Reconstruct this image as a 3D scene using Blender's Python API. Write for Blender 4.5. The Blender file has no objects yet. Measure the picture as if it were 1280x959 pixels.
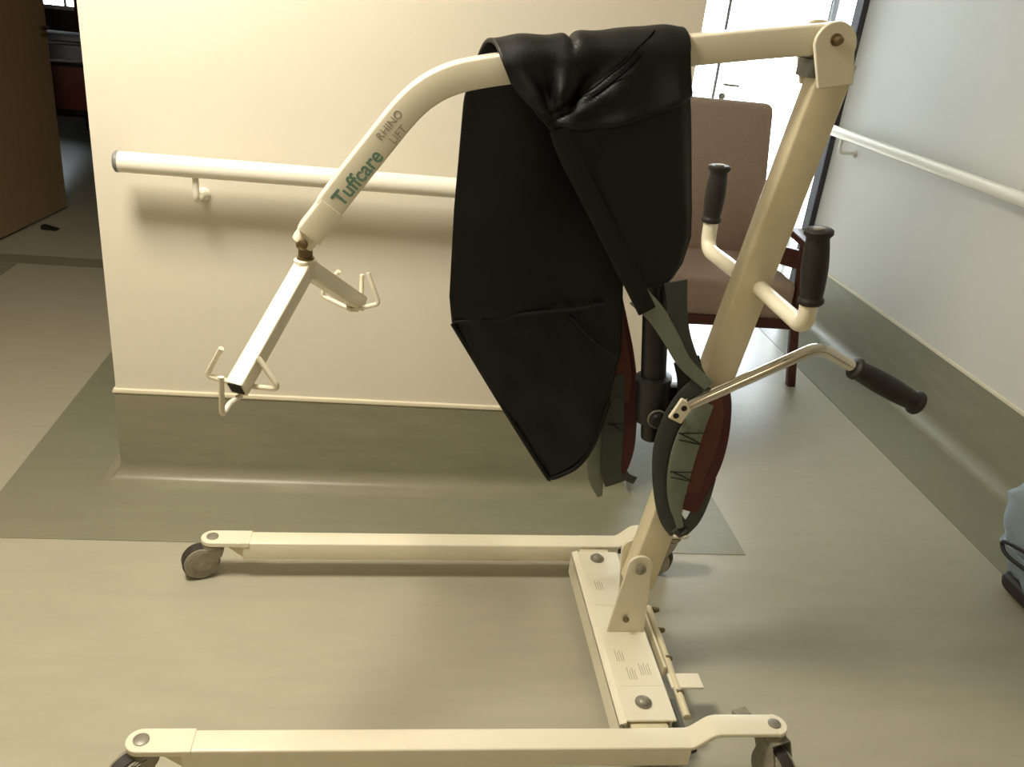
import bpy, bmesh, math, random
from mathutils import Vector, Matrix, noise
random.seed(7)
C = bpy.context.scene.collection
PI = math.pi

# ------------------------------------------------------------------ camera
F_PX, PITCH, ROLL, YAW, CAM_H = 1081.18, 0.4282, 0.1093, 0.1526, 1.3743
fw = Vector((math.sin(YAW)*math.cos(PITCH), math.cos(YAW)*math.cos(PITCH), -math.sin(PITCH)))
r0 = Vector((math.cos(YAW), -math.sin(YAW), 0)); u0 = r0.cross(fw)
rt = math.cos(ROLL)*r0 + math.sin(ROLL)*u0
up = -math.sin(ROLL)*r0 + math.cos(ROLL)*u0
cam_d = bpy.data.cameras.new('camera'); cam = bpy.data.objects.new('camera', cam_d); C.objects.link(cam)
cam.matrix_world = Matrix(((rt.x, up.x, -fw.x, 0), (rt.y, up.y, -fw.y, 0), (rt.z, up.z, -fw.z, CAM_H), (0, 0, 0, 1)))
cam_d.sensor_fit = 'HORIZONTAL'; cam_d.sensor_width = 36.0; cam_d.lens = F_PX/1280*36.0
cam_d.clip_start = 0.02; cam_d.clip_end = 200
bpy.context.scene.camera = cam

# ------------------------------------------------------------------ sky, lights, exposure
vs = bpy.context.scene.view_settings
bpy.context.scene.display_settings.display_device = 'sRGB'
vs.view_transform = 'Standard'; vs.look = 'None'; vs.gamma = 1.0; vs.use_curve_mapping = False
vs.exposure = 0.2
world = bpy.data.worlds.new('sky'); bpy.context.scene.world = world; world.use_nodes = True
bg = world.node_tree.nodes['Background']
bg.inputs[0].default_value = (0.86, 0.93, 1.0, 1); bg.inputs[1].default_value = 14.0
def area(name, loc, sx, sy, power, col, rot=(0, 0, 0), portal=False):
    l = bpy.data.lights.new(name, 'AREA'); l.shape = 'RECTANGLE'; l.size = sx; l.size_y = sy
    l.energy = power; l.color = col
    o = bpy.data.objects.new(name, l); C.objects.link(o); o.location = loc; o.rotation_euler = rot
    if portal: l.cycles.is_portal = True
    return o
WARM = (1.0, 0.928, 0.785)
LAMPS = [(-0.75, 1.36, 46), (0.3, -1.5, 1.5)]  # ceiling lamp, then an added unseen fill lamp behind the viewer
for lx, ly, pw in LAMPS:
    area('ceiling_and_fill_light', (lx, ly, 2.335), 0.5, 0.5, pw, WARM)
area('glass_door_portal', (1.35, 4.30, 1.1), 1.3, 2.2, 1, (1, 1, 1), (-PI/2, 0, 0), True)
area('far_window_portal', (-2.75, 7.98, 1.0), .9, .3, 1, (1, 1, 1), (-PI/2, 0, 0), True)

# ------------------------------------------------------------------ helpers
def lin(c):
    return tuple(((v/255)/12.92 if v/255 <= .04045 else ((v/255+.055)/1.055)**2.4) for v in c) + (1,)
def mat(name, rgb, rough=.5, metal=0.0, spec=.5, nscale=0, namt=0, stretch=(1, 1, 1), bump=0, bscale=200, rough_var=0, coat=0, sheen=0):
    m = bpy.data.materials.new(name); m.use_nodes = True; nt = m.node_tree; b = nt.nodes['Principled BSDF']
    b.inputs['Base Color'].default_value = lin(rgb); b.inputs['Roughness'].default_value = rough
    b.inputs['Metallic'].default_value = metal; b.inputs['Specular IOR Level'].default_value = spec
    b.inputs['Coat Weight'].default_value = coat; b.inputs['Sheen Weight'].default_value = sheen
    tc = nt.nodes.new('ShaderNodeTexCoord'); mp = nt.nodes.new('ShaderNodeMapping'); mp.inputs['Scale'].default_value = stretch
    nt.links.new(tc.outputs['Object'], mp.inputs['Vector'])
    if namt:
        n = nt.nodes.new('ShaderNodeTexNoise'); n.inputs['Scale'].default_value = nscale; n.inputs['Detail'].default_value = 6
        n.inputs['Roughness'].default_value = .65
        nt.links.new(mp.outputs[0], n.inputs['Vector'])
        cr = nt.nodes.new('ShaderNodeValToRGB'); cr.color_ramp.elements[0].position = .3; cr.color_ramp.elements[1].position = .7
        k = lin(rgb)
        cr.color_ramp.elements[0].color = tuple(v*(1-namt) for v in k[:3])+(1,)
        cr.color_ramp.elements[1].color = tuple(min(1, v*(1+namt)) for v in k[:3])+(1,)
        nt.links.new(n.outputs['Fac'], cr.inputs['Fac']); nt.links.new(cr.outputs['Color'], b.inputs['Base Color'])
        if rough_var:
            mr = nt.nodes.new('ShaderNodeMapRange'); mr.inputs['To Min'].default_value = rough-rough_var; mr.inputs['To Max'].default_value = rough+rough_var
            nt.links.new(n.outputs['Fac'], mr.inputs['Value']); nt.links.new(mr.outputs[0], b.inputs['Roughness'])
    if bump:
        n2 = nt.nodes.new('ShaderNodeTexNoise'); n2.inputs['Scale'].default_value = bscale; n2.inputs['Detail'].default_value = 3
        nt.links.new(mp.outputs[0], n2.inputs['Vector'])
        bp = nt.nodes.new('ShaderNodeBump'); bp.inputs['Strength'].default_value = bump; bp.inputs['Distance'].default_value = .002
        nt.links.new(n2.outputs['Fac'], bp.inputs['Height']); nt.links.new(bp.outputs[0], b.inputs['Normal'])
    return m
def emis(name, rgb, s):
    m = bpy.data.materials.new(name); m.use_nodes = True; b = m.node_tree.nodes['Principled BSDF']
    b.inputs['Base Color'].default_value = lin(rgb); b.inputs['Emission Color'].default_value = rgb_lin(rgb); b.inputs['Emission Strength'].default_value = s
    return m
def rgb_lin(rgb): return lin(rgb)
def glass_mat(name):
    m = bpy.data.materials.new(name); m.use_nodes = True; nt = m.node_tree
    for n in list(nt.nodes): nt.nodes.remove(n)
    o = nt.nodes.new('ShaderNodeOutputMaterial'); mx = nt.nodes.new('ShaderNodeMixShader'); t = nt.nodes.new('ShaderNodeBsdfTransparent')
    g = nt.nodes.new('ShaderNodeBsdfGlossy'); fr = nt.nodes.new('ShaderNodeFresnel'); fr.inputs[0].default_value = 1.45
    t.inputs[0].default_value = (.95, .97, .96, 1); g.inputs['Roughness'].default_value = .02
    nt.links.new(fr.outputs[0], mx.inputs[0]); nt.links.new(t.outputs[0], mx.inputs[1]); nt.links.new(g.outputs[0], mx.inputs[2]); nt.links.new(mx.outputs[0], o.inputs[0])
    return m

def wloc(o):
    v = Vector((0, 0, 0))
    while o: v = v + o.location; o = o.parent
    return v
def tag(o, label=None, cat=None, group=None, kind=None):
    for k, v in (('label', label), ('category', cat), ('group', group), ('kind', kind)):
        if v: o[k] = v
    return o
def empty(name, loc, label, cat, group=None):
    o = bpy.data.objects.new(name, None); C.objects.link(o); o.location = loc; o.empty_display_size = .05
    return tag(o, label, cat, group)
class MB:
    """collects shapes given in world coordinates, links them as one mesh object"""
    def __init__(s): s.bm = bmesh.new()
    def faces(s, vs_, fs):
        v = [s.bm.verts.new(p) for p in vs_]
        for f in fs:
            try: s.bm.faces.new([v[i] for i in f])
            except ValueError: pass
        return v
    def box(s, a, b, bev=0.0, seg=2, M=None):
        t = bmesh.new(); bmesh.ops.create_cube(t, size=1)
        c = [(a[i]+b[i])/2 for i in range(3)]; d = [abs(b[i]-a[i]) for i in range(3)]
        for v in t.verts: v.co = Vector((c[i]+v.co[i]*d[i] for i in range(3)))
        if bev: bmesh.ops.bevel(t, geom=t.edges[:], offset=min(bev, min(d)*.49), segments=seg, profile=.5, affect='EDGES')
        s.merge(t, M); return s
    def merge(s, t, M=None):
        if M is not None: bmesh.ops.transform(t, matrix=M, verts=t.verts)
        me = bpy.data.meshes.new('tmp'); t.to_mesh(me); t.free(); s.bm.from_mesh(me); bpy.data.meshes.remove(me)
    def sweep(s, path, prof, ref, cap=True):
        """prof: list of (a,b); a along 'side' (ref made perpendicular to path), b along side x tangent"""
        n = len(path); P = [Vector(p) for p in path]; rings = []; ref = Vector(ref)
        for i in range(n):
            if i == 0: t = P[1]-P[0]; sc = 1
            elif i == n-1: t = P[-1]-P[-2]; sc = 1
            else:
                t1 = (P[i]-P[i-1]).normalized(); t2 = (P[i+1]-P[i]).normalized(); t = t1+t2
            t = t.normalized()
            side = (ref - t*ref.dot(t)).normalized()
            ref = side
            o = side.cross(t).normalized()
            rings.append([s.bm.verts.new(P[i]+side*a+o*b) for a, b in prof])
        m = len(prof)
        for i in range(n-1):
            for j in range(m):
                s.bm.faces.new((rings[i][j], rings[i][(j+1) % m], rings[i+1][(j+1) % m], rings[i+1][j]))
        if cap: s.bm.faces.new(rings[0][::-1]); s.bm.faces.new(rings[-1])
        return s
    def tube(s, path, r, n=14, ref=None, cap=True):
        d = (Vector(path[1])-Vector(path[0])).normalized()
        if ref is None: ref = Vector((0, 0, 1)) if abs(d.z) < .8 else Vector((1, 0, 0))
        return s.sweep(path, [(r*math.cos(2*PI*k/n), r*math.sin(2*PI*k/n)) for k in range(n)], ref, cap)
    def lathe(s, base, axis, prof, n=24):
        """prof: list of (distance along axis, radius)"""
        ax = Vector(axis).normalized(); q = Vector((0, 0, 1)).rotation_difference(ax); b = Vector(base); rings = []
        for h, r in prof:
            rings.append([s.bm.verts.new(b + q @ Vector((r*math.cos(2*PI*k/n), r*math.sin(2*PI*k/n), h))) for k in range(n)])
        for i in range(len(prof)-1):
            for j in range(n):
                s.bm.faces.new((rings[i][j], rings[i][(j+1) % n], rings[i+1][(j+1) % n], rings[i+1][j]))
        s.bm.faces.new(rings[0][::-1]); s.bm.faces.new(rings[-1]); return s
    def prism(s, poly, vec):
        """planar polygon extruded along vec"""
        v = Vector(vec); a = [s.bm.verts.new(p) for p in poly]; b = [s.bm.verts.new(Vector(p)+v) for p in poly]; n = len(a)
        s.bm.faces.new(a[::-1]); s.bm.faces.new(b)
        for i in range(n): s.bm.faces.new((a[i], a[(i+1) % n], b[(i+1) % n], b[i]))
        return s
    def grid(s, rows):
        g = [[s.bm.verts.new(p) for p in r] for r in rows]
        for i in range(len(g)-1):
            for j in range(len(g[0])-1):
                s.bm.faces.new((g[i][j], g[i][j+1], g[i+1][j+1], g[i+1][j]))
        return s
    def build(s, name, m, parent=None, smooth=True, angle=35, solid=0, label=None, bevel=0):
        bmesh.ops.recalc_face_normals(s.bm, faces=s.bm.faces)
        if parent is not None:
            off = wloc(parent)
            for v in s.bm.verts: v.co -= off
        if smooth:
            lim = math.radians(angle)
            for f in s.bm.faces: f.smooth = True
            for e in s.bm.edges:
                e.smooth = not (len(e.link_faces) == 2 and e.calc_face_angle(0) > lim)
        me = bpy.data.meshes.new(name); s.bm.to_mesh(me); s.bm.free()
        o = bpy.data.objects.new(name, me); C.objects.link(o); me.materials.append(m)
        if parent is not None: o.parent = parent
        if solid:
            md = o.modifiers.new('thickness', 'SOLIDIFY'); md.thickness = solid; md.offset = 0
        if bevel:
            md = o.modifiers.new('bevel', 'BEVEL'); md.width = bevel; md.segments = 2; md.limit_method = 'ANGLE'; md.angle_limit = math.radians(40)
        if label: o['label'] = label
        return o
def rrect(w, h, r, n=3):
    out = []
    for cx, cy, a0 in ((w/2-r, h/2-r, 0), (-w/2+r, h/2-r, 90), (-w/2+r, -h/2+r, 180), (w/2-r, -h/2+r, 270)):
        for k in range(n+1):
            a = math.radians(a0+90*k/n); out.append((cx+r*math.cos(a), cy+r*math.sin(a)))
    return out
def fillet(pts, r, n=6):
    P = [Vector(p) for p in pts]; out = [P[0]]
    for i in range(1, len(P)-1):
        a = (P[i-1]-P[i]); b = (P[i+1]-P[i]); ang = a.angle(b); d = min(r/math.tan(ang/2), a.length*.48, b.length*.48)
        p0 = P[i]+a.normalized()*d; p1 = P[i]+b.normalized()*d
        for k in range(n+1):
            t = k/n; out.append(p0*(1-t)**2+P[i]*2*t*(1-t)+p1*t*t)
    out.append(P[-1]); return out
def catmull(pts, n=6):
    P = [Vector(p) for p in pts]; P = [P[0]*2-P[1]]+P+[P[-1]*2-P[-2]]; out = []
    for i in range(1, len(P)-2):
        for k in range(n):
            t = k/n; a, b, c, d = P[i-1:i+3]
            out.append(.5*((2*b)+(c-a)*t+(2*a-5*b+4*c-d)*t*t+(3*b-a-3*c+d)*t**3))
    out.append(P[-2]); return out
def interp(tab, x):
    tab = sorted(tab)
    if x <= tab[0][0]: return tab[0][1]
    for (a, va), (b, vb) in zip(tab, tab[1:]):
        if x <= b: return va+(vb-va)*(x-a)/(b-a)
    return tab[-1][1]
def sstep(a, b, x):
    t = max(0, min(1, (x-a)/(b-a))); return t*t*(3-2*t)
def struct(o): o['kind'] = 'structure'; return o
def box_obj(name, a, b, m, parent=None, bev=0.0, label=None):
    return MB().box(a, b, bev).build(name, m, parent, label=label)

# ------------------------------------------------------------------ materials
M_wall = mat('painted_wall', (222, 216, 202), .55, bump=.15, bscale=120, nscale=3, namt=.02)
M_wallr = mat('painted_wall_right', (218, 216, 210), .5, bump=.12, bscale=120, nscale=3, namt=.02)
M_wallb = mat('painted_wall_beige', (190, 176, 150), .6, nscale=3, namt=.02)
M_floor = mat('vinyl_floor', (170, 166, 148), .34, nscale=5, namt=.05, stretch=(1, 4.5, 1), spec=.45, rough_var=.05)
M_border = mat('vinyl_border', (132, 131, 112), .34, nscale=5, namt=.06, stretch=(1, 5, 1), spec=.45, rough_var=.05)
M_skirt = mat('vinyl_skirting', (136, 134, 114), .36, nscale=5, namt=.10, stretch=(1.2, 1.2, 6), spec=.45)
M_cap = mat('cream_capping', (222, 213, 190), .4)
M_ceil = mat('ceiling_paint', (232, 228, 216), .8, nscale=20, namt=.03)
M_white = mat('white_rail', (238, 234, 222), .25, coat=.3)
M_grey = mat('grey_plastic', (120, 124, 124), .45)
M_cream = mat('cream_enamel', (232, 226, 205), .32, coat=.35, nscale=12, namt=.03)
M_creamw = mat('yellower_cream_enamel', (220, 210, 180), .36, coat=.2, nscale=14, namt=.06)  # yellower, slightly darker and more mottled than the main cream
M_steel = mat('zinc_bolt', (142, 138, 126), .45, metal=.35, nscale=40, namt=.08)
M_chrome = mat('chrome', (215, 212, 205), .1, metal=1)
M_brass = mat('aged_steel', (130, 115, 85), .4, metal=.8)
M_rubber = mat('black_rubber', (30, 27, 24), .55, bump=.3, bscale=300)
M_black = mat('black_steel', (16, 14, 15), .4)
M_dark = mat('tube_hollow_shade', (22, 19, 17), .8)  # dark colour painted for the shade inside the tube ends
M_caster = mat('worn_grey_caster', (140, 136, 120), .5, nscale=60, namt=.25)
M_tyre = mat('dark_tyre', (52, 46, 42), .6, nscale=60, namt=.2)
M_nylon = mat('black_nylon', (7, 8, 11), .50, bump=.35, bscale=380, spec=.36)
M_piping = mat('nylon_binding', (10, 11, 13), .6, spec=.35)
M_seam = mat('seam_thread', (4, 4, 5), .85, spec=.1)
M_gweb = mat('grey_green_webbing', (116, 126, 114), .6, bump=.5, bscale=500, nscale=30, namt=.12)
M_dgweb = mat('dark_grey_webbing', (58, 63, 59), .6, bump=.5, bscale=500, nscale=30, namt=.12)
M_red = mat('dark_red_webbing', (74, 20, 24), .6, bump=.5, bscale=500, nscale=30, namt=.15)
M_rust = mat('rust_orange_webbing', (88, 42, 32), .6, bump=.5, bscale=500, nscale=30, namt=.15)
M_fabric = mat('taupe_upholstery', (178, 154, 138), .85, bump=.5, bscale=450, nscale=90, namt=.08)
M_wood = mat('reddish_wood', (84, 38, 28), .35, nscale=8, namt=.25, stretch=(8, 8, 1))
M_frame = mat('white_door_frame', (236, 238, 238), .4)
M_seal = mat('dark_seal', (58, 56, 62), .6)
M_gstrip = mat('grey_strip', (150, 152, 154), .5)
M_glass = glass_mat('clear_glass')
M_doorleaf = mat('brown_door_laminate', (150, 128, 98), .5, nscale=7, namt=.12, stretch=(5, 5, 1))
M_jeans = mat('blue_grey_canvas', (152, 168, 180), .75, bump=.6, bscale=400, nscale=18, namt=.12)
M_bagbase = mat('dark_brown_base', (42, 32, 28), .6, nscale=30, namt=.2)
M_ground = mat('pale_paving', (225, 226, 228), .8, nscale=4, namt=.05)
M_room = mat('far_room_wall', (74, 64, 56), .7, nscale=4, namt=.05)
M_sheet = mat('grey_sheet', (150, 152, 165), .8, nscale=20, namt=.06)
M_blanket = mat('dark_plum_blanket', (48, 40, 50), .85, nscale=20, namt=.15)
M_green = mat('green_lettering', (105, 138, 124), .5)
M_greyink = mat('grey_lettering', (160, 154, 144), .5)
M_print = mat('grey_print', (176, 168, 148), .6)
M_stick = mat('label_film', (228, 221, 199), .3)
M_lampface = emis('lamp_diffuser', (255, 226, 180), 6.0)

# ------------------------------------------------------------------ setting
H = 2.4
BL, BR, BYL, BYR, BY2 = -0.738, 0.708, 2.217, 2.202, 4.15       # wall block between the two passages
X0, X1, YB = -2.02, 2.05, -2.4
struct(MB().box((-4, YB-.1, -.06), (2.6, 8.1, 0)).build('floor', M_floor))
struct(MB().box((-4, YB-.1, H), (2.6, 8.1, H+.06)).build('ceiling', M_ceil))
struct(MB().prism([(BL, BYL, 0), (BR, BYR, 0), (BR, BY2, 0), (BL, BY2, 0)], (0, 0, H)).build('wall_front', M_wall))
struct(MB().box((X1, YB, 0), (X1+.1, 4.05, H)).build('wall_right', M_wallr))
struct(MB().box((X0-.1, YB, 0), (X0, 4.15, H)).build('wall_left', M_wallb))
struct(MB().box((X0-.1, YB-.1, 0), (X1+.1, YB, H)).build('wall_behind', M_wallb))
# far wall with the doorway on the left and the glazed door on the right
struct(MB().box((-4, 4.15, 0), (X0+.06, 4.27, H)).box((X0+.06, 4.15, 2.08), (-.95, 4.27, H)).box((-.95, 4.15, 0), (.708, 4.27, H))
       .box((.70, 4.15, 2.2), (2.15, 4.27, H)).build('wall_far', M_wall))
# room beyond the doorway
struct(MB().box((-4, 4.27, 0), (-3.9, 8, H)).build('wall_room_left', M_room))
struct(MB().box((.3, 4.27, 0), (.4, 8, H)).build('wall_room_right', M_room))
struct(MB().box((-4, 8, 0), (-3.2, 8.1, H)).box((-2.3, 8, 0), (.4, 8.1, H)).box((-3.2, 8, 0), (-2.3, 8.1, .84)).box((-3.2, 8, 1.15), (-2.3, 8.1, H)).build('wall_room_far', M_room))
w = struct(MB().box((-3.2, 8.0, .84), (-2.3, 8.06, .87)).box((-3.2, 8.0, 1.12), (-2.3, 8.06, 1.15)).box((-3.2, 8, .87), (-3.16, 8.06, 1.12))
           .box((-2.34, 8, .87), (-2.3, 8.06, 1.12)).box((-2.765, 8, .87), (-2.745, 8.06, 1.12)).build('window_1', M_frame))
MB().box((-3.16, 8.025, .87), (-2.765, 8.031, 1.12)).build('pane', M_glass, w); MB().box((-2.745, 8.025, .87), (-2.34, 8.031, 1.12)).build('pane', M_glass, w)

# skirting with a coved foot, dark vinyl, cream capping on top
HS = .272
def cove(n=6, r=.055):
    pr = [(0, HS), (.005, HS)]
    for k in range(n+1):
        a = PI/2*k/n; pr.append((.005+r-r*math.cos(a), r-r*math.sin(a)+.001))
    pr += [(.005+r, 0), (0, 0)]
    return pr
def run(path, prof, name, m, parent=None):
    """profile swept along floor plan polyline; +offset is to the right of travel, mitred"""
    mb = MB(); P = [Vector((x, y, 0)) for x, y in path]; rings = []
    for i, p in enumerate(P):
        nn = []
        if i > 0: t = (p-P[i-1]).normalized(); nn.append(Vector((t.y, -t.x, 0)))
        if i < len(P)-1: t = (P[i+1]-p).normalized(); nn.append(Vector((t.y, -t.x, 0)))
        d = nn[0] if len(nn) == 1 else (nn[0]+nn[1])/(1+nn[0].dot(nn[1]))
        rings.append([mb.bm.verts.new(p+d*a+Vector((0, 0, z))) for a, z in prof])
    for i in range(len(P)-1):
        for j in range(len(prof)):
            k = (j+1) % len(prof); mb.bm.faces.new((rings[i][j], rings[i][k], rings[i+1][k], rings[i+1][j]))
    mb.bm.faces.new(rings[0][::-1]); mb.bm.faces.new(rings[-1])
    return mb.build(name, m, parent, angle=50)
CAP = [(0, HS), (.007, HS), (.008, HS+.004), (.006, HS+.010), (0, HS+.012)]
blk = [(BR, 4.14), (BR, BYR), (BL, BYL), (BL, 4.14)][::-1]
for nm, path in (('baseboard_front', blk), ('baseboard_right', [(X1, 4.03), (X1, YB)]), ('baseboard_left', [(X0, YB), (X0, 4.14)])):
    b = struct(run(path, cove(), nm, M_skirt)); run(path, CAP, 'capping', M_cap, b)
# dark border laid into the floor
BW = .295
def flat(name, polys):
    mb = MB()
    for p in polys: mb.prism([(x, y, .0004) for x, y in p], (0, 0, .0012))
    return struct(mb.build(name, M_border, smooth=False))
flat('trim_1', [[(BL-BW, BYL-BW-.005), (BR+BW, BYR-BW-.005), (BR, BYR), (BL, BYL)], [(BR+BW, BYR-BW-.005), (BR+BW, 4.04), (BR, 4.04), (BR, BYR)],
                [(BL-BW, 4.04), (BL-BW, BYL-BW-.005), (BL, BYL), (BL, 4.04)]])
flat('trim_2', [[(X1-.305, YB), (X1, YB), (X1, 4.1), (X1-.305, 4.1)]])
flat('trim_3', [[(X0, YB), (X0+.3, YB), (X0+.3, 4.04), (X0, 4.04)]])
flat('trim_4', [[(X0, 4.045), (-.74, 4.045), (-.74, 4.17), (X0, 4.17)]])

# ceiling lamp and the added fill lamp (the light itself is set at the top)
for i, (lx, ly, pw) in enumerate(LAMPS):
    o = box_obj('ceiling_and_fill_lamp', (lx-.3, ly-.3, 2.365), (lx+.3, ly+.3, 2.4), M_frame, bev=.006)
    tag(o, ['square white recessed lamp on the ceiling before the left end of the cream wall', 'added unseen square fill lamp on the ceiling behind the viewer'][i], 'lamp')
    MB().box((lx-.26, ly-.26, 2.358), (lx+.26, ly+.26, 2.366)).build('diffuser', M_lampface, o)

# glazed door at the end of the right passage
d1 = struct(MB().box((.708, 4.17, 0), (.77, 4.23, 2.2)).box((2.008, 4.17, 0), (2.02, 4.23, 2.2))
            .box((.77, 4.17, 2.14), (2.008, 4.23, 2.2)).build('door_1', M_frame))
MB().box((1.945, 4.17, 0), (1.968, 4.21, 2.2)).build('reveal_strip', M_gstrip, d1)
MB().box((2.022, 4.05, 0), (2.055, 4.12, 2.3)).build('door_seal', M_seal, d1)
MB().box((.77, 4.195, .05), (1.455, 4.203, 2.14)).build('pane', M_glass, d1)
MB().box((1.466, 4.195, .05), (1.945, 4.203, 2.14)).build('pane', M_glass, d1)
MB().box((1.968, 4.195, .05), (2.008, 4.203, 2.14)).build('pane', M_glass, d1)
MB().box((1.455, 4.19, .02), (1.466, 4.21, 2.14), .002).build('stile', M_gstrip, d1)
MB().box((.77, 4.175, .01), (2.008, 4.225, .05), .004).build('bottom_rail', M_frame, d1)
MB().tube(fillet([(1.50, 4.195, 1.055), (1.50, 4.15, 1.055), (1.56, 4.15, 1.055)], .015), .006).build('door_handle', M_steel, d1)
MB().lathe((1.50, 4.195, 1.0), (0, -1, 0), [(0, .016), (.012, .016), (.016, .010)], 16).build('lock_rose', M_steel, d1)
struct(MB().box((-6, 4.27, -.10), (9, 14, -.06)).build('ground_outside', M_ground))

# brown door leaf standing open into the dark room on the left
hx, hy = -1.935, 4.21; ang = math.atan2(.83, .095)
Md = Matrix.Translation((hx, hy, 0)) @ Matrix.Rotation(ang, 4, 'Z')
d2 = struct(MB().box((0, -.0, .012), (.84, .042, 2.04), .003, 1, Md).build('door_2', M_doorleaf))
MB().box((.835, .004, .93), (.846, .038, 1.13), .002, 1, Md).build('latch_plate', M_brass, d2)
MB().tube([Md @ Vector(p) for p in fillet([(.775, -.001, .95), (.775, -.045, .95), (.68, -.045, .95)], .02)], .009).build('door_handle', M_brass, d2)
struct(MB().box((X0, 4.13, 0), (X0+.065, 4.29, 2.08)).box((-.955, 4.13, 0), (-.9, 4.29, 2.08)).box((X0, 4.13, 2.03), (-.9, 4.29, 2.1)).build('trim_5', M_doorleaf))
w = MB().prism([(-1.82, 4.60, .001), (-1.745, 4.59, .001), (-1.745, 4.59, .006), (-1.82, 4.60, .022)], (.006, .04, 0)).build('dark_wedge_piece', M_rubber)  # small dark wedge-shaped piece under the door leaf
tag(w, 'small dark wedge-shaped piece on the floor beneath the open brown door', 'door wedge')

# ------------------------------------------------------------------ handrails
def yw(x): return BYL + (x-BL)*(BYR-BYL)/(BR-BL)
def rail(name, p0, p1, r, label, brk, wall_n, endcap):
    root = empty(name, p0, label, 'handrail', None)
    p0 = Vector(p0); p1 = Vector(p1); d = (p1-p0).normalized()
    MB().tube([p0, p1], r, 24).build('rail_tube', M_white, root)
    if endcap:
        MB().lathe(p0, -d, [(0, r+.0006), (.007, r+.0006), (.011, r*.82)], 24).build('end_cap', M_grey, root, label='grey end cap')
        MB().lathe(p1, d, [(0, r+.0006), (.007, r+.0006), (.011, r*.82)], 24).build('end_cap', M_grey, root, label='grey end cap')
    n = Vector(wall_n)
    for t in brk:
        c = p0+d*t; base = c-n*.083; zb = -.082
        path = fillet([c+Vector((0, 0, -r*.8)), c+Vector((0, 0, zb)), base+Vector((0, 0, zb))+n*.004], .022)
        b = MB().tube(path, .0075, 10).build('bracket', M_white, root)
        MB().lathe(base+Vector((0, 0, zb)), n, [(0, .017), (.006, .017), (.013, .013), (.018, .006)], 18).build('rose', M_white, b)
    return root
rx0, rx1 = -.652, .62
rail('wall_handrail', (rx0, yw(rx0)-.08, .913), (rx1, yw(rx1)-.08, .913), .0245, 'thick white tubular handrail with grey end cap on the cream wall behind the lift', (.17, .85), (0, -1, 0), True)
rail('corridor_handrail', (X1-.08, 4.0, .92), (X1-.08, -1.5, .92), .024, 'white tubular handrail running along the pale right-hand corridor wall', (.17, 1.9, 3.6), (-1, 0, 0), False)

# ------------------------------------------------------------------ patient lift
YC = 1.49
lift = empty('patient_lift', (.05, YC, 0), 'cream enamelled wheeled patient lift with sloping boom and raked mast on vinyl floor', 'patient lift')
def bolt(mb, base, axis, r=.011, h=.006):
    mb.lathe(base, axis, [(0, r), (h*.5, r), (h*.9, r*.7), (h, r*.3)], 16); return mb
def leg(yl, yr, name='leg'):
    def Y(x): return yl+(yr-yl)*(x+.33)/.9
    zt, hh, ww = .105, .048, .050
    o = MB().sweep([(-.335, Y(-.335), zt-hh/2), (.595, Y(.595), zt-hh/2)], rrect(ww, hh, .004), (0, 1, 0)).build(name, M_cream, lift)
    # front tongue: flat bar with a round nose
    def bar(path, wid, th, round_start=False):
        pass
    xn = -.408; r = .027
    pts = [(xn+r*math.cos(a), Y(xn)+r*math.sin(a), zt-.011) for a in [PI/2+PI*k/12 for k in range(13)]]
    pts += [(-.318, Y(-.318)-r, zt-.011), (-.318, Y(-.318)+r, zt-.011)]
    MB().prism(pts, (0, 0, .0125)).build('front_tongue', M_cream, o, bevel=.002)
    # rear strap: rises off the tube, then runs flat to the rear caster
    zr = .139; path = fillet([(.50, Y(.50), zt-.0048), (.600, Y(.600), zt-.0048), (.638, Y(.638), zr-.005), (.76, Y(.76), zr-.005)], .03, 6)
    MB().sweep(path, rrect(.0502, .010, .003), (0, 1, 0)).build('rear_strap', M_cream, o)
    xe = .76; pts = [(xe+r*math.cos(a)*.96, Y(xe)+.026*math.sin(a), zr-.0098) for a in [-PI/2+PI*k/12 for k in range(13)]]
    MB().prism(pts, (0, 0, .0096)).build('rear_nose', M_cream, o, bevel=.002)
    MB().prism([(-.335, Y(-.335)-.018, zt-.012), (-.335, Y(-.335)-.018, zt-hh+.002), (-.375, Y(-.375)-.018, zt-.012)], (0, .036, 0)).build('gusset', M_creamw, o)
    b = MB(); bolt(b, (xn, Y(xn), zt+.0015), (0, 0, 1), .014, .004); b.build('caster_bolt', M_steel, o)
    b = MB(); bolt(b, (xe, Y(xe), zr), (0, 0, 1), .0125, .004); b.build('caster_bolt', M_steel, o)
    b = MB(); bolt(b, (.597, Y(.6)-.004, zt-.025), (1, 0, 0), .010, .018); b.build('end_plug', M_black, o)
    return Y, xn, xe
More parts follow.
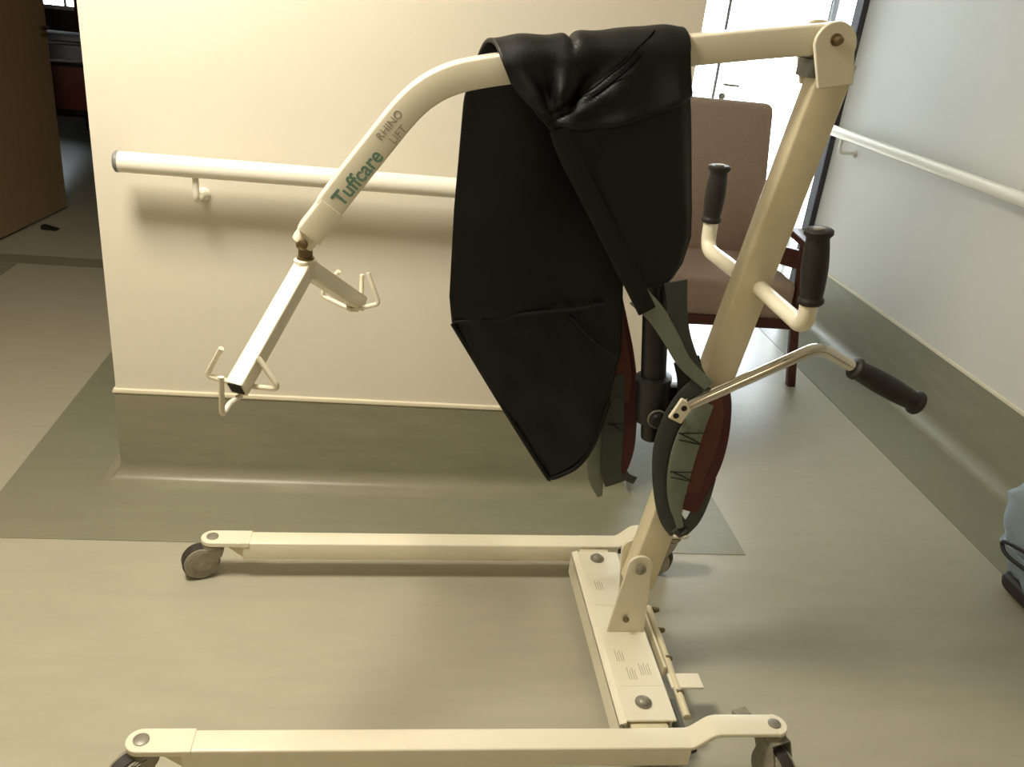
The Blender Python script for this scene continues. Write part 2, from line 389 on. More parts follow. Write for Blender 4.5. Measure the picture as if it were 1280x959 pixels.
def caster(cx, cy, ztop, heading, r=.044, pedal=False, side=1):
    """swivel caster: kingpin at cx, cy; wheel trails along heading (radians)"""
    t = Vector((math.cos(heading), math.sin(heading), 0)); s = Vector((-t.y, t.x, 0)); k = Vector((cx, cy, 0))
    wc = k+t*.030+Vector((0, 0, r))
    root = MB().lathe(k+Vector((0, 0, ztop-.014)), (0, 0, 1), [(0, .022), (.003, .026), (.010, .026), (.0135, .018)], 20)
    zf = ztop-.014
    for q in (-1, 1):
        o = s*q*.0205
        poly = [k+t*-.022+o+Vector((0, 0, zf)), k+t*.03+o+Vector((0, 0, zf)), wc+t*.026+o+Vector((0, 0, .012)), wc+t*.016+o+Vector((0, 0, -.012)), wc+t*-.012+o+Vector((0, 0, -.012)), k+t*-.016+o+Vector((0, 0, zf-.02))]
        root.prism(poly, s*q*.0025)
    root.prism([k+t*-.022+s*-.02+Vector((0, 0, zf)), k+t*.03+s*-.02+Vector((0, 0, zf)), k+t*.03+s*.02+Vector((0, 0, zf)), k+t*-.022+s*.02+Vector((0, 0, zf))], (0, 0, .003))
    fo = root.build('caster', M_caster, lift)
    hw = .0155
    MB().lathe(wc-s*hw, s, [(0, r*.72), (.001, r*.9), (.005, r), (hw*2-.005, r), (hw*2-.001, r*.9), (hw*2, r*.72)], 32).build('wheel', M_tyre, fo)
    for q in (-1, 1):
        MB().lathe(wc+s*q*hw, s*q, [(-.002, r*.93), (.0015, r*.93), (.0035, r*.82), (.004, r*.3), (.0075, r*.2), (.008, r*.08)], 28).build('thread_guard', M_caster, fo)
    if pedal:
        p = k-t*.062+Vector((-.018, 0, -.012))
        MB().box((-.012, -.017, -.005), (.012, .017, .005), .002, 1, Matrix.Translation(p+Vector((0, 0, ztop-.012))) @ Matrix.Rotation(heading, 4, 'Z')).build('brake_pedal', M_caster, fo)
    return fo
Yn, xn, xe = leg(1.1745, 1.168)
caster(xn, Yn(xn), .094, math.radians(-130)); caster(xe, Yn(xe), .129, math.radians(-72), .050, True)
Yf, xn, xe = leg(1.792, 1.808)
caster(xn, Yf(xn), .094, math.radians(200)); caster(xe-.02, Yf(xe), .129, math.radians(150), .045)

# base channel between the legs
zc = .111
ch = MB()
ch.box((.478, 1.205, zc-.006), (.582, 1.752, zc), .0015, 1)
ch.box((.466, 1.200, .045), (.474, 1.755, zc-.004), .0015, 1).box((.578, 1.225, .06), (.584, 1.752, zc-.004), .0015, 1)
ch.prism([(.466, 1.2, zc-.006), (.480, 1.2, zc), (.480, 1.755, zc), (.466, 1.755, zc-.006)][:2]+[(.480, 1.2, zc-.006), (.466, 1.2, zc-.010)], (0, .555, 0))
base = ch.build('base_channel', M_cream, lift)
MB().box((.49, 1.19, .06), (.565, 1.26, zc-.009), .003).build('pivot_block', M_creamw, base)
MB().box((.49, 1.70, .06), (.565, 1.775, zc-.009), .003).build('pivot_block', M_creamw, base)
for by in (1.250, 1.722):
    b = MB(); b.lathe((.525, by, zc), (0, 0, 1), [(0, .017), (.003, .017), (.003, .0145), (.007, .013), (.011, .008), (.012, .003)], 20); b.build('dome_bolt', M_steel, base)
MB().box((.489, 1.295, zc), (.572, 1.425, zc+.0006)).build('sticker', M_stick, base, label='pale sticker')
MB().box((.489, 1.545, zc), (.572, 1.665, zc+.0006)).build('sticker', M_stick, base, label='pale sticker')
pm = MB()
for (xx, yy, n) in ((.497, 1.365, 4), (.512, 1.312, 4), (.540, 1.325, 5), (.500, 1.60, 4)):
    for i in range(n): pm.box((xx+i*.005, yy, zc+.0006), (xx+i*.005+.0016, yy+.034-.006*(i % 2), zc+.0009))
tag(pm.build('sticker_print', M_print, base), kind='stuff')
# leg-spreading bar and foot pedal behind the channel
sp = MB().tube([(.622, 1.57, .086), (.616, 1.235, .086)], .008, 10).box((.600, 1.36, .075), (.606, 1.60, .10), .001, 1).build('spreader_rod', M_creamw, lift)
MB().box((.606, 1.312, .084), (.676, 1.354, .090), .0015, 1).build('foot_pedal', M_cream, sp)
MB().tube([(.604, 1.30, .06), (.604, 1.215, .06)], .012, 12).build('return_spring', M_grey, sp)
for (bx, by) in ((.640, 1.56), (.634, 1.49), (.626, 1.40), (.622, 1.30)):
    b = MB(); bolt(b, (bx-.010, by, .088), (1, 0, 0), .007, .016); b.build('linkage_bolt', M_brass, sp)

# mast foot yoke: two tapered ears
def ear(y0, y1, xb=.494):
    pts = [(xb, 0, zc), (.578, 0, zc)]; cx, cz, r = .541, .286, .027
    for k in range(13):
        a = math.radians(-8+ (196)*k/12); pts.append((cx+r*math.cos(a), 0, cz+r*math.sin(a)))
    return MB().prism([(x, y0, z) for x, _, z in pts], (0, y1-y0, 0))
yk = ear(1.4565, 1.4635).build('foot_yoke', M_cream, lift, bevel=.0015)
ear(1.5165, 1.5235, .532).build('yoke_ear', M_cream, yk, bevel=.0015)
b = MB(); bolt(b, (.541, 1.452, .284), (0, -1, 0), .012, .008); b.build('pivot_bolt', M_steel, yk)
b = MB(); bolt(b, (.530, 1.452, .150), (0, -1, 0), .007, .006); b.build('pivot_bolt', M_brass, yk)
# mast
mx = lambda z: .563+(z-.3)*.1525
mast = MB().sweep([(mx(.225), YC, .225), (mx(1.315), YC, 1.315)], rrect(.050, .063, .005), (0, 1, 0)).build('mast', M_creamw, lift)
# head yoke
def hear(y0, y1):
    pts = [(.735, 0, 1.288), (.680, 0, 1.276)]; cx, cz, r = .694, 1.340, .0365
    out = [(.682, 0, 1.270), (.741, 0, 1.283)]
    for k in range(15):
        a = math.radians(-12+196*k/14); out.append((cx+r*math.cos(a), 0, cz+r*math.sin(a)))
    return MB().prism([(x, y0, z) for x, _, z in out], (0, y1-y0, 0))
hy_ = hear(1.449, 1.458).build('head_yoke', M_cream, lift, bevel=.002)
hear(1.522, 1.531).build('yoke_ear', M_cream, hy_, bevel=.002)
MB().box((.664, 1.466, 1.285), (.684, 1.516, 1.315), .003).build('stop_block', M_grey, hy_)
MB().lathe((.692, 1.449, 1.348), (0, -1, 0), [(0, .010), (.004, .010), (.004, .0065), (.016, .0065), (.018, .004)], 14).build('pivot_pin', M_brass, hy_)
# boom
bp_ = catmull([(x, YC, z+.0045) for x, z in ((.715, 1.347), (.60, 1.3285), (.48, 1.307), (.32, 1.278), (.19, 1.254), (.12, 1.2385), (.075, 1.224), (.037, 1.2015), (.004, 1.169), (-.036, 1.115), (-.087, 1.044), (-.119, .998))], 6)
boom = MB().sweep(bp_, rrect(.052, .0475, .0045), (0, 1, 0)).build('boom', M_cream, lift)
tip = MB().sweep([(-.112, YC, 1.008), (-.150, YC, .955)], rrect(.054, .047, .005), (0, 1, 0))
tip.sweep([(-.148, YC, .958), (-.162, YC, .938)], rrect(.046, .040, .012), (0, 1, 0))
tp = tip.build('boom_end_bracket', M_cream, boom)
MB().lathe((-.160, 1.468, .941), (0, -1, 0), [(-.05, .006), (0, .006), (.001, .009), (.007, .009), (.009, .006)], 14).build('clevis_bolt', M_brass, boom)
MB().lathe((-.158, YC, .906), (0, 0, 1), [(0, .015), (.006, .015), (.006, .0125), (.020, .0125), (.024, .016), (.036, .016)], 18).build('swivel_stud', M_brass, boom)
# lettering on the near face of the boom
def text(body, size, px, pz, mm, nm, sx=1.0, bold=0.0):
    cu = bpy.data.curves.new('txt', 'FONT'); cu.body = body; cu.size = size; cu.extrude = .0003; cu.offset = bold; cu.align_x = 'LEFT'
    t = bpy.data.objects.new('txt', cu); C.objects.link(t)
    me = bpy.data.meshes.new_from_object(t.evaluated_get(bpy.context.evaluated_depsgraph_get()))
    bpy.data.objects.remove(t); bpy.data.curves.remove(cu)
    o = bpy.data.objects.new(nm, me); C.objects.link(o); me.materials.clear(); me.materials.append(mm)
    d = Vector((.6, 0, .8)).normalized()          # reading direction, up along the boom
    u = Vector((-d.z, 0, d.x))
    n = d.cross(u)
    Mx = Matrix(((d.x*sx, u.x, n.x, px), (d.y*sx, u.y, n.y, YC-.0264), (d.z*sx, u.z, n.z, pz), (0, 0, 0, 1)))
    off = wloc(boom)
    me.transform(Matrix.Translation(-off) @ Mx); o.parent = boom
    return o
text('Tuffcare', .036, -.0945, 1.0100, M_green, 'brand_lettering', .92, .0008)
text('RHINO', .019, -.034, 1.124, M_greyink, 'model_lettering', .95)
text('LIFT', .019, -.012, 1.120, M_greyink, 'model_lettering', .95)

# spreader bar hanging from the boom
hub = Vector((-.158, YC, .895)); e1 = Vector((-.243, 1.28, .752)); e2 = Vector((-.073, 1.70, .756))
spb = MB().lathe((-.158, YC, .874), (0, 0, 1), [(0, .018), (.002, .020), (.032, .020), (.034, .017)], 20).build('spreader_bar', M_cream, lift)
a1 = (e1-hub).normalized(); a2 = (e2-hub).normalized()
MB().sweep([hub+Vector((0, 0, -.002)), e1], rrect(.031, .031, .003), (.927, -.375, 0)).build('spreader_arm', M_cream, spb)
MB().sweep([hub+Vector((0, 0, -.002)), e2], rrect(.031, .031, .003), (.927, -.375, 0)).build('spreader_arm', M_cream, spb)
MB().sweep([e1, e1+a1*.0008], rrect(.024, .024, .002), (.927, -.375, 0)).build('tube_end_shade', M_dark, spb, label='dark plate as painted shade of the tube hollow')  # thin dark plate on a solid end, painted shade of a hollow
MB().sweep([e2, e2+a2*.0008], rrect(.024, .024, .002), (.927, -.375, 0)).build('tube_end_shade', M_dark, spb, label='dark plate as painted shade of the tube hollow')
def hook(pts):
    MB().tube(fillet(pts, .008, 4), .0046, 10).build('hook', M_cream, spb)
hook([(-.235, 1.306, .746), (-.176, 1.282, .753), (-.211, 1.296, .801)])
hook([(-.235, 1.306, .746), (-.300, 1.332, .748), (-.272, 1.321, .803)])
hook([(-.238, 1.290, .736), (-.251, 1.261, .734), (-.259, 1.242, .721), (-.258, 1.243, .789)])
hook([(-.085, 1.676, .748), (-.147, 1.700, .766), (-.140, 1.698, .790), (-.113, 1.687, .825)])
hook([(-.085, 1.676, .748), (-.031, 1.654, .773), (-.055, 1.663, .833)])
hook([(-.077, 1.690, .742), (-.069, 1.709, .755), (-.0685, 1.711, .813)])

# push handles
def grip(p0, d, L, r, parent):
    d = Vector(d).normalized()
    pr = [(0, r*.9), (.003, r*1.02), (.008, r*1.02), (.011, r*.9)]
    for k in range(11):
        t = k/10; pr.append((.013+(L-.028)*t, r*(.88+.16*math.sin(PI*t))))
    pr += [(L-.012, r*.92), (L-.008, r*1.12), (L-.002, r*1.12), (L, r*1.0), (L, r*.45), (L-.004, r*.4)]
    g = MB().lathe(p0, d, pr, 22).build('rubber_grip', M_rubber, parent, angle=50)
    return g
def pushbar(path, g0, g1, r):
    o = MB().tube(fillet(path, .035, 7), r, 16).build('push_handle', M_cream, lift)
    d = Vector(g1)-Vector(g0); grip(g0, d, d.length, .0205, o)
    MB().lathe(Vector(g1), d, [(-.002, .009), (.002, .009), (.003, .005)], 14).build('handle_tube_end', M_steel, o, label='bare metal tube end')
pushbar([(.668, 1.48, .914), (.668, 1.262, .914), (.652, 1.262, 1.05)], (.6655, 1.262, .958), (.6485, 1.262, 1.080), .0148)
pushbar([(.662, 1.50, .914), (.655, 1.742, .908), (.6505, 1.742, 1.05)], (.652, 1.742, .966), (.648, 1.742, 1.084), .0155)

# hydraulic pump between boom and mast
pump = MB().lathe((.5235, YC, .578), (-.14, 0, 1), [(0, .017), (.004, .021), (.045, .021), (.042, .021), (.046, .034), (.125, .034), (.130, .036), (.138, .036), (.141, .0245), (.44, .0245), (.446, .020)], 26).build('hydraulic_pump', M_black, lift)
MB().tube([(.463, YC, 1.01), (.425, YC, 1.285)], .011, 14).build('piston_rod', M_chrome, pump)
MB().lathe((.516, 1.458, .640), (0, -1, 0), [(0, .017), (.012, .017), (.016, .013)], 20).build('release_valve', M_black, pump)
MB().lathe((.516, 1.457, .640), (0, -1, 0), [(.0, .0195), (.004, .0195)], 20).build('valve_ring', M_steel, pump)
MB().box((.52, 1.475, .632), (.605, 1.505, .70), .004).build('mast_mount', M_black, pump)
# pump lever
lev = MB()
q = Matrix.Translation((.545, 1.415, .680)) @ Matrix.Rotation(math.radians(24), 4, 'Y')
lev.box((-.015, -.004, -.023), (.015, .004, .023), .002, 1, q)
lev.tube([q @ Vector((.0, .006, .021)), q @ Vector((.014, .006, .021))], .004, 8)
lv = lev.build('pump_lever', M_cream, lift)
for hx_, hz_ in ((-.001, -.012), (.004, .008)):
    MB().lathe(q @ Vector((hx_-.004, -.004, hz_)), (0, -1, 0), [(-.001, .0058), (.001, .0058), (.0014, .003)], 14).build('hole_shade', M_black, lv)  # black discs painting the shade inside the two plate holes
MB().tube([(.536, 1.45, .668), (.541, 1.418, .676)], .008, 10).build('lever_pivot', M_chrome, lv)
lp = fillet([(.556, 1.412, .694), (.7815, 1.412, .826), (.865, 1.412, .787)], .045, 8)
MB().tube(lp, .0115, 16).build('lever_rod', M_chrome, lv)
grip((.862, 1.412, .788), (1.021-.862, 0, .716-.788), .168, .0215, lv)

# ------------------------------------------------------------------ sling draped over the boom
sling = empty('lifting_sling', (.30, YC, 1.32), 'black nylon lifting sling draped over the boom with grey and red strap loops', 'sling')
nearL = [(.152, 1.262), (.169, 1.234), (.205, 1.200), (.241, 1.165), (.266, 1.120), (.328, 1.030), (.401, .920), (.420, .905)]
nearR = [(.452, 1.298), (.464, 1.241), (.485, 1.14), (.505, 1.05), (.512, 1.003), (.506, .955), (.494, .928), (.476, .914)]
farLz = [(1.285, .117), (1.206, .101), (1.0, .099), (.831, .102), (.779, .111), (.60, .229), (.452, .330), (.442, .338)]
farRz = [(1.316, .445), (1.2, .442), (.868, .432), (.835, .438), (.734, .450), (.627, .442), (.532, .425), (.477, .400), (.449, .362), (.442, .350)]
def along(poly, t):
    L = [0]
    for a, b in zip(poly, poly[1:]): L.append(L[-1]+math.dist(a, b))
    x = t*L[-1]
    for i in range(len(poly)-1):
        if x <= L[i+1] or i == len(poly)-2:
            k = (x-L[i])/(L[i+1]-L[i]); return tuple(poly[i][j]+(poly[i+1][j]-poly[i][j])*k for j in (0, 1))
ztop = lambda x: 1.290+(x-.113)*.160
G = Vector((.245, 1.175))
CRE = [(.236, 1.176), (.292, 1.174), (.344, 1.184), (.395, 1.201), (.445, 1.228), (.47, 1.245)]
DIA = [(.238, 1.186), (.298, 1.228), (.355, 1.282), (.398, 1.324)]
def near_y(x, z, u, t):
    y = 1.446-.008*math.sin(PI*min(1, t*1.2))*math.sin(PI*u)+.010*sstep(.9, 1, u)
    r = math.hypot(x-G.x, z-G.y); phi = math.atan2(x-G.x, z-G.y)
    if z > 1.16:
        y -= .015*math.sin(phi*7.5+.6)*sstep(.02, .06, r)*sstep(.21, .10, r)*sstep(1.5, .6, phi) * (1 if x < .34 else max(0, 1-(x-.34)/.05))
        y -= .004*math.sin(phi*17+1)*sstep(.02, .05, r)*sstep(.16, .07, r)*sstep(1.3, .5, phi)
    if x > .236:
        zc_ = interp(CRE, x); d = z-zc_
        y -= (.015*math.exp(-max(d, 0)/.05)*sstep(-.006, .006, d)-.004*math.exp(min(d, 0)/.012)*sstep(.004, -.004, d))*sstep(.236, .28, x)
        for k in range(6):                                   # soft vertical drapes
            pass
        y -= .0035*math.sin(x*62+z*9)*sstep(1.0, 1.12, z)*sstep(.25, .32, x)
        y -= .004*noise.noise(Vector((x*14, z*11, 2.3)))
        zd = interp(DIA, x); dd = abs(z-zd)
        if x < .42: y += .007*math.exp(-((dd-.007)/.005)**2)
    y += .003*noise.noise(Vector((x*9, z*9, .4)))
    return y
rows = []; NU = 96
NF = 64
for i in range(NF):                                          # far panel, bottom to top
    t = i/NF; row = []
    for j in range(NU+1):
        u = j/NU
        zb = .442+(1.0-(1-t)**1.0)*(1.0)*0
        z0 = .442+(1.275-.442)*t
        xl = interp([(a, b) for a, b in farLz], z0); xr = interp([(a, b) for a, b in farRz], z0)
        x = xl+(xr-xl)*u
        k = sstep(.78, 1.0, t); z = z0+k*((ztop(x)-.034-.004*sstep(.415, .45, x))-1.275)
        y = 1.556-.008*sstep(.75, 1, t)
        y += .006*math.sin(x*20+1.0)*sstep(1.2, .95, z)*sstep(.44, .6, z)-.006*math.sin(PI*u)
        y += .006*noise.noise(Vector((x*8, z*6, 5.1)))
        if z < .82: y -= .005*noise.noise(Vector((x*18+z*9, z*14-x*10, 1.7)))
        dseam = z-interp([(.10, .784), (.193, .797), (.253, .812), (.346, .825), (.45, .846)], x)
        y += .004*math.exp(-(dseam/.006)**2) - (.005 if dseam > 0 else 0)*math.exp(-abs(dseam)/.03)
        row.append(Vector((x, y, z)))
    rows.append(row)
for k in range(1, 12):                                       # over the top of the boom
    a = k/12; row = []
    for j in range(NU+1):
        u = j/NU; x = (.117+(.445-.117)*u)*(1-a)+(.152+(.452-.152)*u)*a
        z = ztop(x)-.034*(1-math.sin(PI*a))-.004*sstep(.415, .45, x)
        z += (.0025*math.sin(x*75)*sstep(.36, .28, x) - .010*math.exp(-((x-.262)/.007)**2) + .005*noise.noise(Vector((x*16, a*2, 0))))*math.sin(PI*a)
        y = 1.497+.051*math.cos(PI*a)
        row.append(Vector((x, y, z)))
    rows.append(row)
NN = 110
for i in range(NN+1):                                        # near panel, top to bottom
    t = i/NN; row = []; l = along(nearL, t); r = along(nearR, t)
    for j in range(NU+1):
        u = j/NU; x = l[0]+(r[0]-l[0])*u; z = l[1]+(r[1]-l[1])*u
        xt = .152+.300*u; z0_ = 1.262+.036*u; z1_ = .905+.009*u; z = z1_+(z-z1_)*((ztop(xt)-.034-.004*sstep(.415, .45, xt))-z1_)/(z0_-z1_)
        k = sstep(0, .16, t); row.append(Vector((x, near_y(x, z, u, t)*k+(1-k)*(1.446+.25*(near_y(x, z, u, t)-1.446)), z)))
    rows.append(row)
body = MB().grid(rows).build('sling_body', M_nylon, sling, angle=180, solid=.007)
def ribbon(pts, w, th, m, nm, ref=(1, 0, 0), n=6, parent=None, label=None, widths=None):
    P = catmull(pts, n); mb = MB(); N = len(P); rings = []; prof = rrect(1, 1, .3, 2)
    for i, p in enumerate(P):
        t = (P[min(i+1, N-1)]-P[max(i-1, 0)]).normalized()
        rr = Vector(ref); s = (rr-t*rr.dot(t)).normalized(); o = s.cross(t)
        ww = w if widths is None else widths(i/(N-1)) if callable(widths) else widths[0]+(widths[1]-widths[0])*i/(N-1)
        rings.append([mb.bm.verts.new(p+s*a*ww+o*b*th) for a, b in prof])
    m_ = len(prof)
    for i in range(N-1):
        for j in range(m_): mb.bm.faces.new((rings[i][j], rings[i][(j+1) % m_], rings[i+1][(j+1) % m_], rings[i+1][j]))
    mb.bm.faces.new(rings[0][::-1]); mb.bm.faces.new(rings[-1])
    return mb.build(nm, m, parent or sling, label=label)
# bound edges and seams
edge = [(x, 1.441, z) for x, z in nearL[2:-1]]
ribbon([(x+.012, 1.437, z+.006) for x, z in nearL[3:-1]]+[(.452, 1.436, .868)], .034, .007, M_piping, 'edge_band')
MB().tube(catmull([(x, 1.4385, z) for x, z in [along(nearL, k/12) for k in range(4, 13)]], 3), .0045, 8).build('edge_binding', M_piping, sling)
MB().tube(catmull([(x, 1.550, z) for x, z in ((.111, .779), (.229, .60), (.33, .452), (.342, .443), (.362, .449), (.400, .477), (.425, .532), (.442, .627))], 4), .0045, 8).build('edge_binding', M_piping, sling)
MB().tube(catmull([(.112, 1.546, .783), (.193, 1.541, .797), (.253, 1.539, .812), (.346, 1.541, .825), (.40, 1.545, .838)], 4), .0035, 8).build('seam', M_piping, sling)
MB().tube(catmull([(.335, 1.541, .812), (.372, 1.541, .776), (.40, 1.541, .755), (.432, 1.542, .739)], 4), .0035, 8).build('seam', M_piping, sling)
for q in (-.006, .006):
    pts = []
    for x, z in ((.248, 1.197), (.272, 1.213), (.298, 1.231), (.326, 1.257), (.35, 1.280)):
        pts.append((x-q*.7, near_y(x, z, .5, .3)-.0030, z+q*.7))
    pts += [(.368-q*.7, 1.4445, 1.300+q*.7), (.386-q*.7, 1.4535, 1.318+q*.5), (.398-q*.7, 1.468, 1.3305+q*.3)]
    MB().tube(catmull(pts, 4), .0016, 6).build('seam', M_seam, sling)
# straps on the near side
Y1 = 1.4385
ribbon([(.43, Y1, .895), (.470, Y1, .862), (.508, Y1, .815), (.543, Y1, .768), (.598, Y1, .724)], .03, .006, M_gweb, 'shoulder_strap', (.8, 0, .6), label='grey-green webbing strap', widths=(.040, .022))
ribbon([(.497, Y1+.003, .925), (.512, Y1+.003, .87), (.532, Y1+.003, .82), (.566, Y1+.003, .765), (.600, Y1+.003, .724)], .014, .004, M_dgweb, 'shoulder_strap', (1, 0, .5), widths=(.042, .008))
ribbon([(.548, Y1+.010, .772), (.562, Y1+.010, .735), (.572, Y1+.010, .68)], .05, .006, M_piping, 'strap_web')
# near bundle of leg loops
loopg = ribbon([(.592, 1.444, .728), (.560, 1.441, .690), (.542, 1.440, .640), (.537, 1.441, .580), (.551, 1.441, .500), (.575, 1.441, .430), (.603, 1.441, .392)], .046, .006, M_dgweb, 'leg_loop', (1, 0, .1))
ribbon([(.598, 1.434, .690), (.582, 1.430, .640), (.573, 1.428, .580), (.574, 1.430, .510), (.583, 1.432, .450), (.600, 1.434, .405)], .036, .006, M_gweb, 'leg_loop', (1, 0, .1), label='pale grey-green webbing loop', widths=lambda t: .034+.026*math.sin(PI*min(1, t*1.15)) - .020*t)
ribbon([(.612, 1.437, .695), (.622, 1.436, .660), (.622, 1.434, .600), (.612, 1.434, .535), (.604, 1.434, .49)], .036, .006, M_rust, 'leg_loop', (1, 0, .1), label='rust red webbing loop')
ribbon([(.620, 1.438, .715), (.632, 1.440, .680), (.640, 1.439, .620), (.638, 1.437, .560), (.626, 1.436, .505), (.610, 1.436, .445)], .042, .006, M_red, 'leg_loop', (1, 0, .1), label='dark red webbing loop')
ribbon([(.640, 1.4395, .52), (.637, 1.4395, .470), (.627, 1.440, .420), (.608, 1.441, .388)], .030, .006, M_dgweb, 'leg_loop', (1, 0, .1))
MB().tube([(.590, 1.4395, .398), (.604, 1.4395, .386), (.618, 1.4395, .396)], .010, 10).build('loop_fold', M_dgweb, sling)
def stitches(pts_pairs, y, nm='stitching'):
    mb = MB()
    for a, b, c, d in pts_pairs: mb.tube([(a, y, b), (c, y, d)], .0011, 6)
    return tag(mb.build(nm, M_black, sling), kind='stuff')
stitches([(.553, .628, .600, .606), (.553, .626, .604, .629), (.556, .612, .600, .604), (.553, .542, .598, .522), (.552, .540, .600, .541), (.555, .528, .598, .520)], 1.4245)
# far bundle
Y2 = 1.575
ribbon([(.425, Y2, .84), (.447, Y2, .78), (.468, Y2, .72), (.486, Y2, .650), (.498, Y2, .570), (.503, Y2, .500), (.492, Y2, .435)], .034, .006, M_red, 'leg_loop', (1, 0, .1), label='dark red webbing loop')
ribbon([(.430, Y2-.008, .80), (.448, Y2-.008, .74), (.466, Y2-.008, .68), (.470, Y2-.008, .62)], .036, .006, M_rust, 'leg_loop', (1, 0, .1), label='rust orange webbing loop')
ribbon([(.445, Y2-.012, .68), (.458, Y2-.014, .60), (.466, Y2-.014, .53), (.474, Y2-.012, .46), (.488, Y2-.01, .425)], .044, .006, M_dgweb, 'leg_loop', (1, 0, .1))
ribbon([(.440, Y2+.004, .60), (.440, Y2+.004, .52), (.449, Y2+.004, .43), (.463, Y2+.004, .384)], .036, .006, M_gweb, 'leg_loop', (1, 0, .1), widths=lambda t: .042-.030*max(0, t-.55)/.45)
stitches([(.447, .575, .488, .556), (.447, .572, .490, .574), (.450, .642, .482, .625)], 1.5565)
ribbon([(.495, Y2, .46), (.515, Y2, .437), (.535, Y2, .428)], .018, .005, M_dgweb, 'leg_loop', (0, 0, 1))

# ------------------------------------------------------------------ armchair in the passage
ch = empty('armchair', (1.245, 3.3, 0), 'low taupe upholstered armchair with reddish wooden legs and arms before the bright glass door', 'armchair')
cx = 1.245
seat = MB().box((cx-.295, 3.06, .285), (cx+.305, 3.56, .445), .035, 4).build('seat', M_fabric, ch)
bk = MB(); t = bmesh.new(); bmesh.ops.create_cube(t, size=1)
for v in t.verts:
    x, y, z = v.co; wide = (.262 if z < 0 else .205)
    v.co = Vector((cx+.045+(1 if x > 0 else -1)*wide, (3.50 if z < 0 else 3.56)+(y*.07), .41 if z < 0 else 1.045))
bmesh.ops.bevel(t, geom=t.edges[:], offset=.028, segments=4, profile=.5, affect='EDGES'); bk.merge(t)
bk.build('backrest', M_fabric, ch)
MB().box((cx-.31, 3.075, .245), (cx+.32, 3.105, .288), .004).build('front_rail', M_wood, ch)
MB().box((cx-.31, 3.52, .24), (cx+.32, 3.55, .288), .004).build('rear_rail', M_wood, ch)
for s in (-1, 1):
    xx = cx+.335*s
    MB().sweep([(xx+.05*s, 3.085, 0), (xx, 3.085, .27), (xx-.035*s, 3.085, .60)], rrect(.034, .036, .006), (1, 0, 0)).build('leg', M_wood, ch)
    MB().sweep([(xx-.01*s, 3.63, 0), (xx-.01*s, 3.57, .40), (xx-.02*s, 3.60, .66)], rrect(.034, .036, .006), (1, 0, 0)).build('leg', M_wood, ch)
    MB().sweep(fillet([(xx-.035*s, 3.04, .600), (xx-.035*s, 3.2, .612), (xx-.03*s, 3.45, .585), (xx-.02*s, 3.62, .575)], .08), rrect(.058, .028, .008), (1, 0, 0)).build('arm', M_wood, ch)
    MB().sweep([(xx-.03*s, 3.07, .53), (xx-.02*s, 3.40, .47), (xx-.016*s, 3.58, .46)], rrect(.024, .075, .006), (1, 0, 0)).build('arm_brace', M_wood, ch)
    MB().box((xx-.010, 3.10, .25), (xx+.010, 3.57, .285), .003).build('side_rail', M_wood, ch)

# ------------------------------------------------------------------ bag at the right edge
bag = empty('holdall_bag', (1.86, 1.61, 0), 'blue-grey canvas bag with dark base and black strap loop by the right wall', 'bag')
t = bmesh.new(); bmesh.ops.create_cube(t, size=1); bmesh.ops.subdivide_edges(t, edges=t.edges[:], cuts=11, use_grid_fill=True)
for v in t.verts:
    p = v.co.copy(); z = p.z+.5
    q = Vector((p.x, p.y))*(1-.13*(2*abs(p.x))*(2*abs(p.y)))*(1-.22*sstep(.8, 1, z))
    q *= 1+.07*math.sin(PI*min(1, z*1.1))
    n = noise.noise(Vector((p.x*3, p.y*3, z*5)))*.05+noise.noise(Vector((p.x*8, p.y*8, z*11)))*.03
    v.co = Vector((1.838-.112*z+q.x*.30*(1+n*2), 1.635+q.y*.32*(1+n*2), .045+.315*z+.02*n*z))
bmb = MB(); bmb.merge(t); bmb.build('bag_body', M_jeans, bag, angle=180)
t = bmesh.new(); bmesh.ops.create_cube(t, size=1)
for v in t.verts: v.co = Vector((1.838+v.co.x*.30-.018*v.co.z, 1.625+v.co.y*.32, .030+v.co.z*.06))
bmesh.ops.bevel(t, geom=t.edges[:], offset=.022, segments=3, profile=.5, affect='EDGES'); bmb = MB(); bmb.merge(t); bmb.build('bag_base', M_bagbase, bag)
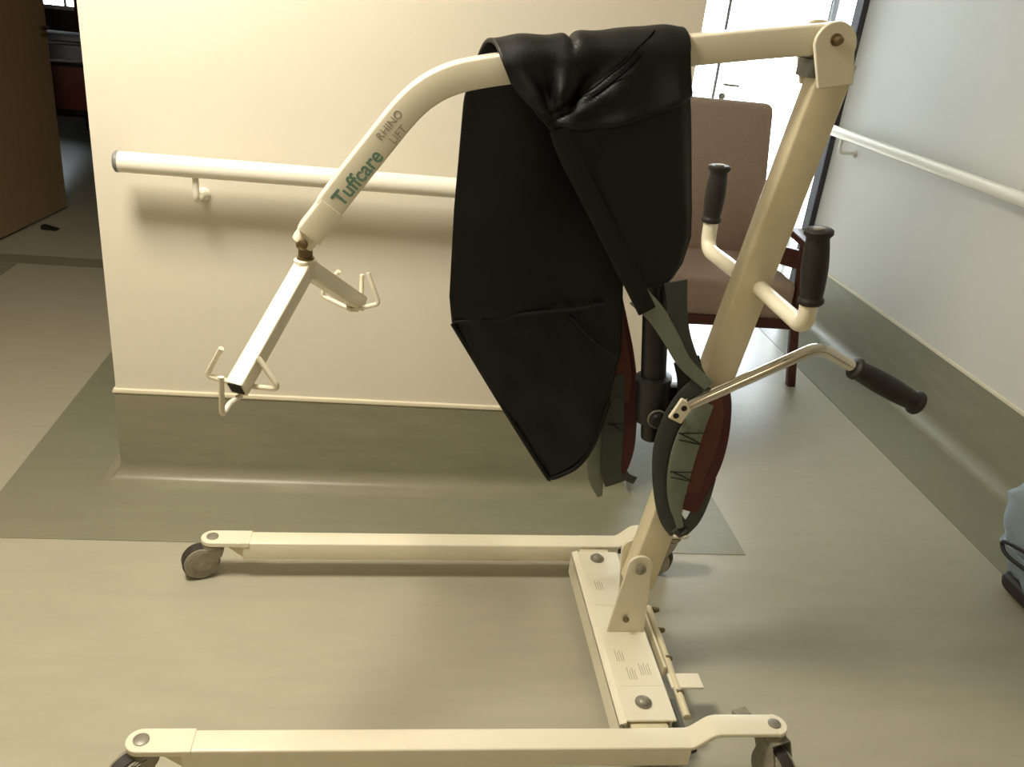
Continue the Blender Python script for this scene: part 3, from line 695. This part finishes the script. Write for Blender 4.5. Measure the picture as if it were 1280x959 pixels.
MB().tube(catmull([(1.63, 1.57, .210), (1.606, 1.64, .210), (1.600, 1.71, .195), (1.604, 1.722, .178), (1.606, 1.69, .163), (1.635, 1.60, .155)], 5), .0055, 8).build('strap_loop', M_rubber, bag)
ribbon([(1.66, 1.58, .345), (1.67, 1.58, .385), (1.72, 1.58, .400), (1.77, 1.58, .385), (1.78, 1.58, .345)], .025, .006, M_rubber, 'carry_handle', (0, 1, 0), parent=bag)
MB().tube(catmull([(1.80, 1.79, .165), (1.68, 1.785, .165), (1.637, 1.73, .165), (1.636, 1.50, .165)], 5), .0035, 8).build('seam', M_jeans, bag)

# ------------------------------------------------------------------ bed in the dark room
bed = empty('hospital_bed', (-2.0, 6.4, 0), 'dark framed bed with chrome rails seen through the doorway beside the brown door', 'bed')
for xx in (-2.50, -1.52):
    MB().sweep([(xx, 5.56, .0), (xx, 5.56, .84)], rrect(.045, .045, .008), (1, 0, 0)).build('bed_post', M_wood, bed)
    MB().sweep([(xx, 7.52, .0), (xx, 7.52, 1.0)], rrect(.045, .045, .008), (1, 0, 0)).build('bed_post', M_wood, bed)
MB().box((-2.48, 5.545, .46), (-1.54, 5.575, .70), .006).build('foot_panel', M_wood, bed)
MB().box((-2.48, 7.505, .46), (-1.54, 7.535, .98), .006).build('head_panel', M_wood, bed)
MB().tube([(-2.50, 5.56, .715), (-1.52, 5.56, .735)], .011, 12).build('foot_rail', M_chrome, bed)
MB().tube([(-2.50, 5.53, .815), (-1.52, 5.53, .84)], .012, 12).build('foot_rail', M_chrome, bed)
MB().box((-2.47, 5.60, .42), (-1.55, 7.49, .60), .04, 3).build('mattress', M_blanket, bed)
MB().box((-2.49, 5.70, .58), (-1.53, 7.0, .66), .03, 3).build('blanket', M_blanket, bed)
MB().box((-2.40, 5.98, .64), (-1.60, 6.30, .83), .05, 4).build('folded_sheet', M_sheet, bed, label='folded grey sheet')
MB().box((-2.35, 7.05, .60), (-1.65, 7.45, .86), .08, 4).build('pillow', M_sheet, bed, label='grey pillow')
